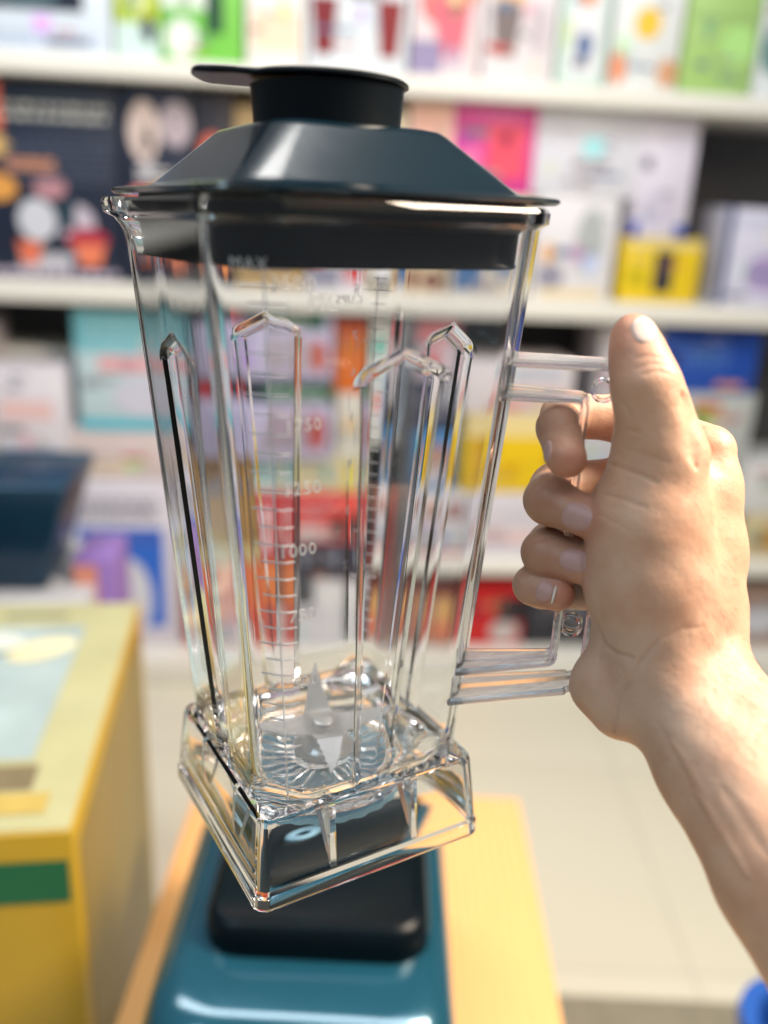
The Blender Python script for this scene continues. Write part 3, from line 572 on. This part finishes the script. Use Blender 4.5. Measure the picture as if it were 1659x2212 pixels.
def arm(az,tipz,ln,kink,wd=1.0):
    n=26; top=[];bot=[]
    dx,dy=math.cos(az),math.sin(az); ex,ey=-dy,dx
    for i in range(n+1):
        s_=i/n; d=s_*ln; z=1.48+(0 if d<kink else (d-kink)/(ln-kink)*(tipz-1.48))
        wl=wd*(1-s_**2.2)*(1 if s_<.999 else 0); wr=-wd*(1-max(0,s_-.15)/.85*1.0)
        ser=.10*(i%2) if .25<s_<.92 else 0
        top.append((d,max(wl,0)*.95,z)); bot.append((d,min(0,wr)+ser,z))
    V=[]
    for th in (0,.09):
        for L_ in (top,bot):
            for d,e_,z in L_: V.append(((dx*d+ex*e_)*S,(dy*d+ey*e_)*S,(z+th)*S))
    m_=n+1; F=[]
    for i in range(n):
        F+=[(i,i+1,m_+i+1,m_+i),(2*m_+i,3*m_+i,3*m_+i+1,2*m_+i+1),(i,2*m_+i,2*m_+i+1,i+1),(m_+i,m_+i+1,3*m_+i+1,3*m_+i)]
    mesh_obj('blade_arm',V,F,m_steel,bl,smooth=False)
arm(math.radians(118),3.95,3.1,1.5,1.2); arm(math.radians(208),1.8,4.8,1.6,1.2); arm(math.radians(28),2.1,4.9,1.6,1.2); arm(math.radians(299),-.2,3.2,1.6,1.2)
# pale blue retaining nut below the floor
rb=[]
for r_,z_ in ((1.0,-1.05),(2.0,-1.05),(2.1,-1.12),(4.4,-1.2),(4.75,-1.5),(4.75,-1.95),(4.4,-2.0),(1.2,-1.9)):
    rb.append([((r_+(.12 if (k%4)<2 and r_>4.5 else 0))*S*math.cos(2*math.pi*k/96),(r_+(.12 if (k%4)<2 and r_>4.5 else 0))*S*math.sin(2*math.pi*k/96),(z_+(.14 if (k%6)<3 and 2.05<r_<4.5 and z_>-1.3 else 0))*S) for k in range(96)])
loft('retaining_nut',rb,mat('pale_blue_plastic',(.42,.78,1.0),.3,coat=.2),bl,sharp=30)
# drive coupling below the floor
disc_stack('drive_coupling',[(.5,-1.0),(.5,-1.9),(.62,-1.95),(.62,-2.6),(.4,-2.65)],mat('coupling_grey',(.25,.27,.29),.35,metal=.8),bl,n=12)

# ------------------------------------------------------------------ lid
ld=D.objects.new('jar_lid',None); link(ld); ld.matrix_world=MJ@Matrix.Translation((0,0,35.0*S)); tag(ld,'black glossy pyramid shaped lid sitting on the jar rim','lid')
m_lid=mat('lid_black',(.001,.010,.018),.18,coat=.4,spec=.6,bump=.05,bscale=90,noise=.3,nscale=25)
def R3(a,r,z,n=12): return [(x*S,y*S,z*S) for x,y in [ (c*.70710678-s_*.70710678,c*.70710678+s_*.70710678) for c,s_ in rr(a,a,r,n)]]
loft('lid_cover',[R3(7.9,3.2,.06),R3(8.85,3.2,.10),R3(8.98,3.2,.22),R3(8.95,3.2,.36),R3(8.8,3.2,.42),R3(7.5,2.4,.46),R3(7.2,1.9,.56),R3(6.95,1.7,.72),R3(4.55,1.3,2.95),R3(4.3,1.3,3.15),R3(3.9,1.5,3.27)],m_lid,ld,sharp=38)
loft('lid_gasket',[R3(7.95,3.5,.10),R3(7.98,3.5,-1.0),R3(7.72,3.4,-1.2),R3(7.62,3.3,-2.55),R3(7.66,3.3,-2.62),R3(7.66,3.3,-2.76),R3(7.4,3.2,-2.76),R3(7.35,3.2,-.5)],mat('gasket_black',(.002,.005,.009),.35,spec=.2),ld,(False,True),sharp=38)
pg=D.objects.new('filler_plug',None); link(pg); pg.matrix_world=MJ@Matrix.Translation((0,0,38.3*S)); tag(pg,'black filler cap with a side tongue plugged into the top of the lid','cap')
m_cap=mat('cap_black',(.003,.006,.009),.34,spec=.25,bump=.1,bscale=120)
disc_stack('plug_wall',[(3.52,.01),(3.54,.3),(3.64,1.6),(3.68,1.75)],m_cap,pg,n=64)
ta=math.atan2(-.32,-.945)
def cap_ring(g,dz):
    P=[]
    for i in range(96):
        a=2*math.pi*i/96; d=math.atan2(math.sin(a-ta),math.cos(a-ta)); r_=3.86+g
        # tongue: superellipse-like lobe reaching 6.3
        wl=2.6+g; al=abs(d)
        if al<1.2:
            rt=min(6.35+g,abs(wl/max(1e-3,math.sin(al)))) ; k=sstep((.62-al)/.34); r_=r_*(1-k)+ (6.35+g)*k*math.cos(al*.35)**2 if k>0 else r_
        x,y=r_*math.cos(a),r_*math.sin(a); u_=x*math.cos(ta)+y*math.sin(ta)
        z=1.82+.026*(u_+3.86)+(.022*max(0,u_-2.5)**2)*0+dz
        P.append((x*S,y*S,z*S))
    return P
loft('cap_plate',[cap_ring(-1.2,-.02),cap_ring(-.12,-.04),cap_ring(0,.02),cap_ring(0,.14),cap_ring(-.14,.24),cap_ring(-1.2,.26)],m_cap,pg,sharp=50)

# ------------------------------------------------------------------ hand and forearm (one continuous skin)
def q_(px,py,k): return np.array([(px-829.5)/FP*k,-(py-1106)/FP*k,-k])
def cone(ax,ay,ak,ar,bx,by,bk,br): return (q_(ax,ay,ak),ar*ak/FP,q_(bx,by,bk),br*bk/FP)
palm=[ # thumb
 cone(1369,729,40.7,50,1380,775,40.5,56), cone(1380,775,40.5,56,1396,835,40.3,68), cone(1396,835,40.3,68,1414,905,40.6,74),
 cone(1414,905,40.6,74,1425,985,41.2,96), cone(1425,985,41.2,96,1400,1130,41.9,128), cone(1400,1130,41.9,128,1402,1250,42.2,134),
 cone(1402,1250,42.2,134,1420,1400,42.4,125),
 # body of the hand and knuckle
 cone(1530,975,43.8,58,1518,1060,44.0,76), cone(1518,1060,44,78,1508,1190,44.2,96), cone(1508,1190,44.2,96,1496,1330,43.8,106),
 cone(1496,1330,43.8,106,1510,1450,42.6,104), cone(1450,1080,43.6,100,1460,1300,43.8,125),
 # heel of the hand
 cone(1330,1420,43.2,62,1306,1480,43.0,68), cone(1306,1480,43.0,66,1345,1520,42.6,78), cone(1400,1380,43.4,110,1440,1480,42.4,120),
 # wrist and forearm
 cone(1438,1480,42.2,118,1560,1660,39.8,132), cone(1510,1460,42.6,104,1640,1620,40.2,120),
 cone(1560,1660,39.8,134,1720,1900,36.6,165), cone(1640,1620,40.2,120,1830,1850,37.0,150), cone(1720,1900,36.6,165,1960,2260,32.5,205), cone(1830,1850,37.0,150,2080,2160,33.0,190)]
fingers=[
 [cone(1530,975,44.6,58,1330,905,46.3,50), cone(1330,905,46.3,50,1218,898,45.6,48), cone(1218,898,45.6,48,1206,925,42.8,46), cone(1206,925,42.8,46,1224,990,41.3,44)],
 [cone(1530,1070,45.6,60,1330,1045,47.2,54), cone(1330,1045,47.2,54,1200,1055,46.6,54), cone(1200,1055,46.6,54,1186,1080,43.6,53), cone(1186,1080,43.6,53,1290,1128,41.9,43)],
 [cone(1520,1180,46.2,60,1320,1170,48.2,54), cone(1320,1170,48.2,54,1195,1180,47.6,54), cone(1195,1180,47.6,54,1180,1194,44.6,52), cone(1180,1194,44.6,52,1292,1229,42.9,42)],
 [cone(1500,1290,46.4,56,1310,1280,48.6,46), cone(1310,1280,48.6,46,1170,1268,47.8,45), cone(1170,1268,47.8,45,1152,1264,45.2,42), cone(1152,1264,45.2,42,1205,1283,44.2,38)]]
VX=.105
lo=np.array([6.0,-23.5,-50.5]); hi=np.array([21.5,9.8,-31.0])
nx,ny,nz=[int((hi[i]-lo[i])/VX)+1 for i in range(3)]
ax_=[(lo[i]+np.arange(n)*VX).astype(np.float32) for i,n in enumerate((nx,ny,nz))]
def field(cones,k):
    d=np.full((nx,ny,nz),3.0,np.float32)
    for a,ra,b_,rb in cones:
        mn=np.minimum(a,b_)-max(ra,rb)-1.1; mx=np.maximum(a,b_)+max(ra,rb)+1.1
        sl=tuple(slice(max(0,int((mn[i]-lo[i])/VX)),max(0,min((nx,ny,nz)[i],int((mx[i]-lo[i])/VX)+2))) for i in range(3))
        if any(s_.start>=s_.stop for s_ in sl): continue
        X=ax_[0][sl[0]][:,None,None]; Y=ax_[1][sl[1]][None,:,None]; Z=ax_[2][sl[2]][None,None,:]
        ba=(b_-a).astype(np.float32); L=float(ba@ba)
        h=np.clip(((X-a[0])*ba[0]+(Y-a[1])*ba[1]+(Z-a[2])*ba[2])/L,0,1)
        dd=np.sqrt((X-a[0]-h*ba[0])**2+(Y-a[1]-h*ba[1])**2+(Z-a[2]-h*ba[2])**2)-(ra+(rb-ra)*h)
        cur=d[sl]; hh=np.clip(.5+.5*(cur-dd)/k,0,1); d[sl]=cur*(1-hh)+dd*hh-k*hh*(1-hh)
    return d
def smin(a,b_,k):
    hh=np.clip(.5+.5*(a-b_)/k,0,1); return a*(1-hh)+b_*hh-k*hh*(1-hh)
dist=field(palm,.75)
for fg in fingers:
    f_=field(fg,.35); dist=smin(dist,f_,.13)
def surface_nets(d):
    s_=d<0
    c=[s_[i:nx-1+i,j:ny-1+j,k:nz-1+k] for i in (0,1) for j in (0,1) for k in (0,1)]
    tot=sum(x.astype(np.int8) for x in c); cell=(tot>0)&(tot<8)
    idx=-np.ones(cell.shape,np.int64); ci=np.argwhere(cell); idx[cell]=np.arange(len(ci))
    acc=np.zeros((len(ci),3)); cnt=np.zeros(len(ci))
    corners=[(i,j,k) for i in (0,1) for j in (0,1) for k in (0,1)]
    for a in range(8):
        for b_ in range(a+1,8):
            ca,cb=np.array(corners[a]),np.array(corners[b_])
            if abs(ca-cb).sum()!=1: continue
            va=d[ci[:,0]+ca[0],ci[:,1]+ca[1],ci[:,2]+ca[2]]; vb=d[ci[:,0]+cb[0],ci[:,1]+cb[1],ci[:,2]+cb[2]]
            m=(va<0)!=(vb<0); t=np.where(m,va/np.where(m,va-vb,1),0)
            acc[m]+=(ca+(cb-ca)*t[:,None])[m]; cnt[m]+=1
    V=lo+(ci+acc/cnt[:,None])*VX
    F=[]
    for ax in range(3):
        sh=[nx,ny,nz]
        a=s_.take(range(0,sh[ax]-1),ax); b_=s_.take(range(1,sh[ax]),ax)
        e=np.argwhere(a!=b_); u,v=[(1,2),(2,0),(0,1)][ax]
        e=e[(e[:,u]>0)&(e[:,v]>0)&(e[:,u]<sh[u]-1)&(e[:,v]<sh[v]-1)]
        ins=a[e[:,0],e[:,1],e[:,2]]
        def cidx(du,dv):
            q=e.copy(); q[:,u]-=du; q[:,v]-=dv; return idx[q[:,0],q[:,1],q[:,2]]
        quad=np.stack([cidx(0,0),cidx(1,0),cidx(1,1),cidx(0,1)],1)
        quad[~ins]=quad[~ins][:,::-1]; F.append(quad)
    return V,np.concatenate(F)
HV,HF=surface_nets(dist)
par=np.arange(len(HV))
for it in range(400):
    nw=par.copy()
    for c in range(4): np.minimum.at(nw,HF[:,c],par[HF].min(1))
    nw=nw[nw]
    if (nw==par).all(): break
    par=nw
vals,cn=np.unique(par,return_counts=True); keep=par==vals[cn.argmax()]
re_=np.cumsum(keep)-1; HF=re_[HF[keep[HF[:,0]]]]; HV=HV[keep]
# light relaxation
E2=np.concatenate([HF[:,[0,1]],HF[:,[1,2]],HF[:,[2,3]],HF[:,[3,0]]])
deg=np.bincount(E2.ravel(),minlength=len(HV)).astype(float)
for it in range(4):
    s_=np.zeros_like(HV)
    for c in range(3): s_[:,c]=np.bincount(E2[:,0],HV[E2[:,1],c],len(HV))+np.bincount(E2[:,1],HV[E2[:,0],c],len(HV))
    HV=HV*.5+.5*s_/np.maximum(deg,1)[:,None]
# normals
fn=np.cross(HV[HF[:,2]]-HV[HF[:,0]],HV[HF[:,3]]-HV[HF[:,1]]); NN=np.zeros_like(HV)
for c in range(4):
    for x in range(3): NN[:,x]+=np.bincount(HF[:,c],fn[:,x],len(HV))
NN/=np.maximum(1e-9,np.linalg.norm(NN,axis=1))[:,None]
PX=np.stack([829.5+FP*HV[:,0]/-HV[:,2],1106-FP*HV[:,1]/-HV[:,2]],1)
facing=np.clip(-(NN*(HV/np.linalg.norm(HV,axis=1)[:,None])).sum(1)*3,0,1)
depth=-HV[:,2]
def groove(pts,width,amp,kmin=0,kmax=99):
    global HV
    pts=np.array(pts,float); best=np.full(len(HV),1e9)
    for i in range(len(pts)-1):
        a,b_=pts[i],pts[i+1]; ba=b_-a; h=np.clip(((PX-a)@ba)/(ba@ba),0,1); dd=np.linalg.norm(PX-a-h[:,None]*ba,axis=1)
        tp=np.clip(np.minimum(i+h,len(pts)-1-i-h)*1.6+.25,0,1); dd=dd/np.maximum(tp,.2); best=np.minimum(best,dd)
    g=np.exp(-(best/width)**2)*facing*((depth>kmin)&(depth<kmax))
    HV=HV+NN*(g*amp)[:,None]
front=44.0
for pts,w_,a_ in [
 ([(1309,1000),(1345,1012),(1385,1026),(1424,1044)],4.5,-.075), ([(1300,1066),(1345,1078),(1396,1098)],4,-.055), ([(1352,928),(1372,934),(1392,936)],3.5,-.04),
 ([(1350,968),(1400,985),(1450,1000)],4,-.03), ([(1290,1110),(1330,1130),(1362,1150)],4,-.03),
 ([(1275,1318),(1288,1345),(1301,1390),(1330,1412),(1370,1420)],5,-.12), ([(1301,1390),(1295,1410),(1292,1440)],4,-.05),
 ([(1326,1582),(1331,1540),(1336,1505),(1360,1475),(1386,1428),(1420,1385)],5,-.10), ([(1345,1500),(1352,1470),(1340,1440)],4,-.05),
 ([(1420,1385),(1470,1360),(1520,1355)],5,-.035), ([(1365,775),(1400,768),(1440,776)],4,-.03), ([(1372,795),(1410,785),(1448,792)],4,-.03),([(1385,812),(1420,800),(1462,815)],4,-.03),
 ([(1338,865),(1352,880),(1362,905)],4,-.05),
 ([(1475,850),(1492,905),(1500,960),(1506,1010)],16,-.16),
 ([(1505,1714),(1560,1800),(1617,1894)],9,.07), ([(1450,1600),(1500,1680),(1540,1760)],11,.05), ([(1420,1560),(1470,1650),(1530,1780)],8,-.04), ([(1560,1700),(1600,1760),(1659,1850)],14,-.05),
 ([(1545,2075),(1600,2040),(1659,2030)],5,-.03)]: groove(pts,w_,a_,0,front)
for pts,w_,a_ in [([(1196,905),(1222,918),(1246,915)],4,-.04),([(1150,1070),(1180,1045),(1215,1035)],4,-.04),([(1140,1175),(1170,1165),(1200,1160)],4,-.04)]: groove(pts,w_,a_,0,front+2)
rng=np.random.RandomState(3)
low=np.sin(HV[:,0]*2.1+HV[:,1]*1.3)*np.sin(HV[:,1]*1.7-HV[:,2]*1.1+1)*.02
HV=HV+NN*low[:,None]
HW=CAM+(HV@MC.T)*S
m_skin=D.materials.new('skin'); m_skin.use_nodes=True; nt=m_skin.node_tree; b=nt.nodes['Principled BSDF']
b.inputs['Roughness'].default_value=.46; b.inputs['Specular IOR Level'].default_value=.42
b.inputs['Subsurface Weight'].default_value=.3; b.inputs['Subsurface Radius'].default_value=(1,.35,.18); b.inputs['Subsurface Scale'].default_value=.004
at=nt.nodes.new('ShaderNodeAttribute'); at.attribute_name='skin_tint_shade'; tc=nt.nodes.new('ShaderNodeTexCoord')
n1=nt.nodes.new('ShaderNodeTexNoise'); n1.inputs['Scale'].default_value=62; n1.inputs['Detail'].default_value=6
mx=nt.nodes.new('ShaderNodeMix'); mx.data_type='RGBA'; mx.blend_type='MULTIPLY'; mx.inputs[0].default_value=1
cr=nt.nodes.new('ShaderNodeValToRGB'); cr.color_ramp.elements[0].position=.35; cr.color_ramp.elements[0].color=(.90,.81,.77,1); cr.color_ramp.elements[1].position=.65; cr.color_ramp.elements[1].color=(1,1,1,1)
nt.links.new(tc.outputs['Object'],n1.inputs['Vector']); nt.links.new(n1.outputs['Fac'],cr.inputs[0]); nt.links.new(at.outputs['Color'],mx.inputs[6]); nt.links.new(cr.outputs[0],mx.inputs[7]); nt.links.new(mx.outputs[2],b.inputs['Base Color'])
v1=nt.nodes.new('ShaderNodeTexVoronoi'); v1.inputs['Scale'].default_value=900; v1.feature='DISTANCE_TO_EDGE'
n2=nt.nodes.new('ShaderNodeTexNoise'); n2.inputs['Scale'].default_value=260; n2.inputs['Detail'].default_value=5
nt.links.new(tc.outputs['Object'],v1.inputs['Vector']); nt.links.new(tc.outputs['Object'],n2.inputs['Vector'])
b1=nt.nodes.new('ShaderNodeBump'); b1.inputs['Strength'].default_value=.35; b1.inputs['Distance'].default_value=.0004
b2=nt.nodes.new('ShaderNodeBump'); b2.inputs['Strength'].default_value=.6; b2.inputs['Distance'].default_value=.0006
nt.links.new(v1.outputs['Distance'],b1.inputs['Height']); nt.links.new(n2.outputs['Fac'],b2.inputs['Height']); nt.links.new(b1.outputs[0],b2.inputs['Normal']); nt.links.new(b2.outputs[0],b.inputs['Normal'])
me=D.meshes.new('person'); me.from_pydata(HW.tolist(),[],HF.tolist()); me.update(); me.shade_smooth(); me.materials.append(m_skin)
base=np.array([.68,.42,.285]); tipc=np.array([.60,.25,.18]); palmc=np.array([.62,.42,.31]); colr=np.tile(base,(len(HV),1))
def blend(c,center,rad,amt):
    global colr
    w_=np.exp(-(np.linalg.norm(HV-center,axis=1)/rad)**2)*amt; colr=colr*(1-w_[:,None])+c*w_[:,None]
finger_shade=np.array([.40,.19,.12])  # redder skin, darkened to paint in the shade on the fingers
for a in ((1200,930,42),(1190,1080,42.5),(1185,1190,43.5),(1160,1265,44.5),(1260,1100,42.5),(1260,1210,43.5)): blend(finger_shade,q_(*a),1.6,.75)
blend(palmc,q_(1330,1420,42),5,.8); blend(palmc,q_(1450,1600,41),5,.5)
for a in ((1226,1000,40.8),(1290,1125,41.5),(1290,1228,42.5),(1215,1285,43.6)): blend(tipc,q_(*a),1.1,.75)
blend(tipc,q_(1345,720,40),1.6,.5); blend(tipc,q_(1325,780,40.5),1.4,.3)
at_=me.color_attributes.new('skin_tint_shade','FLOAT_COLOR','POINT'); at_.data.foreach_set('color',np.concatenate([colr,np.ones((len(colr),1))],1).ravel().astype(np.float32))
hand=link(D.objects.new('person',me)); tag(hand,'bare right hand and forearm gripping the clear handle, thumb up','person')
# nails follow the fingertip surface
bvh=BVHTree.FromPolygons([Vector(v) for v in HW],[tuple(f) for f in HF])
def castp(px,py):
    d=Vector(MC@np.array([(px-829.5)/FP,-(py-1106)/FP,-1.])).normalized(); h=bvh.ray_cast(Vector(CAM),d); return h
m_nail=mat('nail',(.52,.31,.28),.4,spec=.35,coat=.0,noise=.05,nscale=300); m_tip=mat('nail_edge',(.80,.74,.66),.35)
m_hair=mat('hair_brown',(.10,.055,.03),.5)
def nail(cx_,cy_,la,lb,ang,edge=None,m=m_nail,lift=.0005):
    hc=castp(cx_,cy_); vd_=(hc[0]-Vector(CAM)).normalized()
    V=[];F=[];nr,ns=7,36; ca,sa=math.cos(ang),math.sin(ang)
    for i in range(nr+1):
        for j in range(ns):
            th=2*math.pi*j/ns; r_=i/nr; cc,ss=math.cos(th),math.sin(th)
            e_=2/2.4; x=la*r_*math.copysign(abs(cc)**e_,cc); y=lb*r_*math.copysign(abs(ss)**e_,ss)
            for kk in (1,.93,.86,.79,.72,.6,.4,0):
                h=castp(cx_+(x*ca-y*sa)*kk,cy_+(x*sa+y*ca)*kk)
                if h[0] is not None and (kk==0 or abs((h[0]-hc[0]).dot(vd_))<.006): break
            off=lift*(1-r_**6)+(-.0002 if i==nr else .00012); V.append(tuple(h[0]+h[1]*off))
    for i in range(nr):
        for j in range(ns): F.append((i*ns+j,(i+1)*ns+j,(i+1)*ns+(j+1)%ns,i*ns+(j+1)%ns))
    o=mesh_obj('fingernail',V,F,m,hand); return o
nail(1392,711,31,29,math.radians(60),m=mat('thumb_nail',(.72,.53,.46),.35,spec=.45)); nail(1184,976,8,26,math.radians(8)); nail(1246,1116,34,32,math.radians(14)); nail(1240,1211,33,26,math.radians(14)); nail(1176,1277,19,25,math.radians(20)); nail(1197,1285,3,22,math.radians(14),m=m_tip,lift=.0008)
# sparse dark hairs on the back of the hand and the forearm
def hairs(regions,parent):
    V=[];F=[];rn=random.Random(5)
    for (x0,y0,x1,y1,wd,n,dirx,diry,ln) in regions:
        for _ in range(n):
            s_=rn.random(); cx_=x0+(x1-x0)*s_+rn.uniform(-wd,wd); cy_=y0+(y1-y0)*s_+rn.uniform(-wd*.5,wd*.5)
            h=castp(cx_,cy_)
            if h[0] is None: continue
            d=Vector(MC@np.array([dirx+rn.uniform(-.5,.5),-(diry+rn.uniform(-.5,.5)),0])); nn=h[1]; d=(d-nn*d.dot(nn)).normalized(); sd=nn.cross(d)*rn.uniform(-.6,.6)
            L=ln*rn.uniform(.5,1.2); r_=.00005; o=len(V); K=6
            for i in range(K+1):
                t=i/K; p=h[0]+d*L*t+sd*L*t*t*.6+nn*(L*.22*math.sin(t*2.6)); rr_=r_*(1-t*.7)
                for a in range(3): V.append(tuple(p+nn*rr_*math.cos(a*2.09)+nn.cross(d)*rr_*math.sin(a*2.09)))
            for i in range(K):
                for a in range(3): F.append((o+i*3+a,o+i*3+(a+1)%3,o+(i+1)*3+(a+1)%3,o+(i+1)*3+a))
    o=mesh_obj('hair',V,F,m_hair,parent); tag(o,kind='stuff')
hairs([(1500,1000,1560,1330,45,70,.5,.8,.006),(1540,1330,1640,1520,40,60,.5,.9,.008),(1560,1430,1655,1620,60,60,.3,1,.009),(1440,840,1470,900,25,14,.4,.4,.006),(1480,1480,1600,1640,50,26,.4,1,.008)],hand)
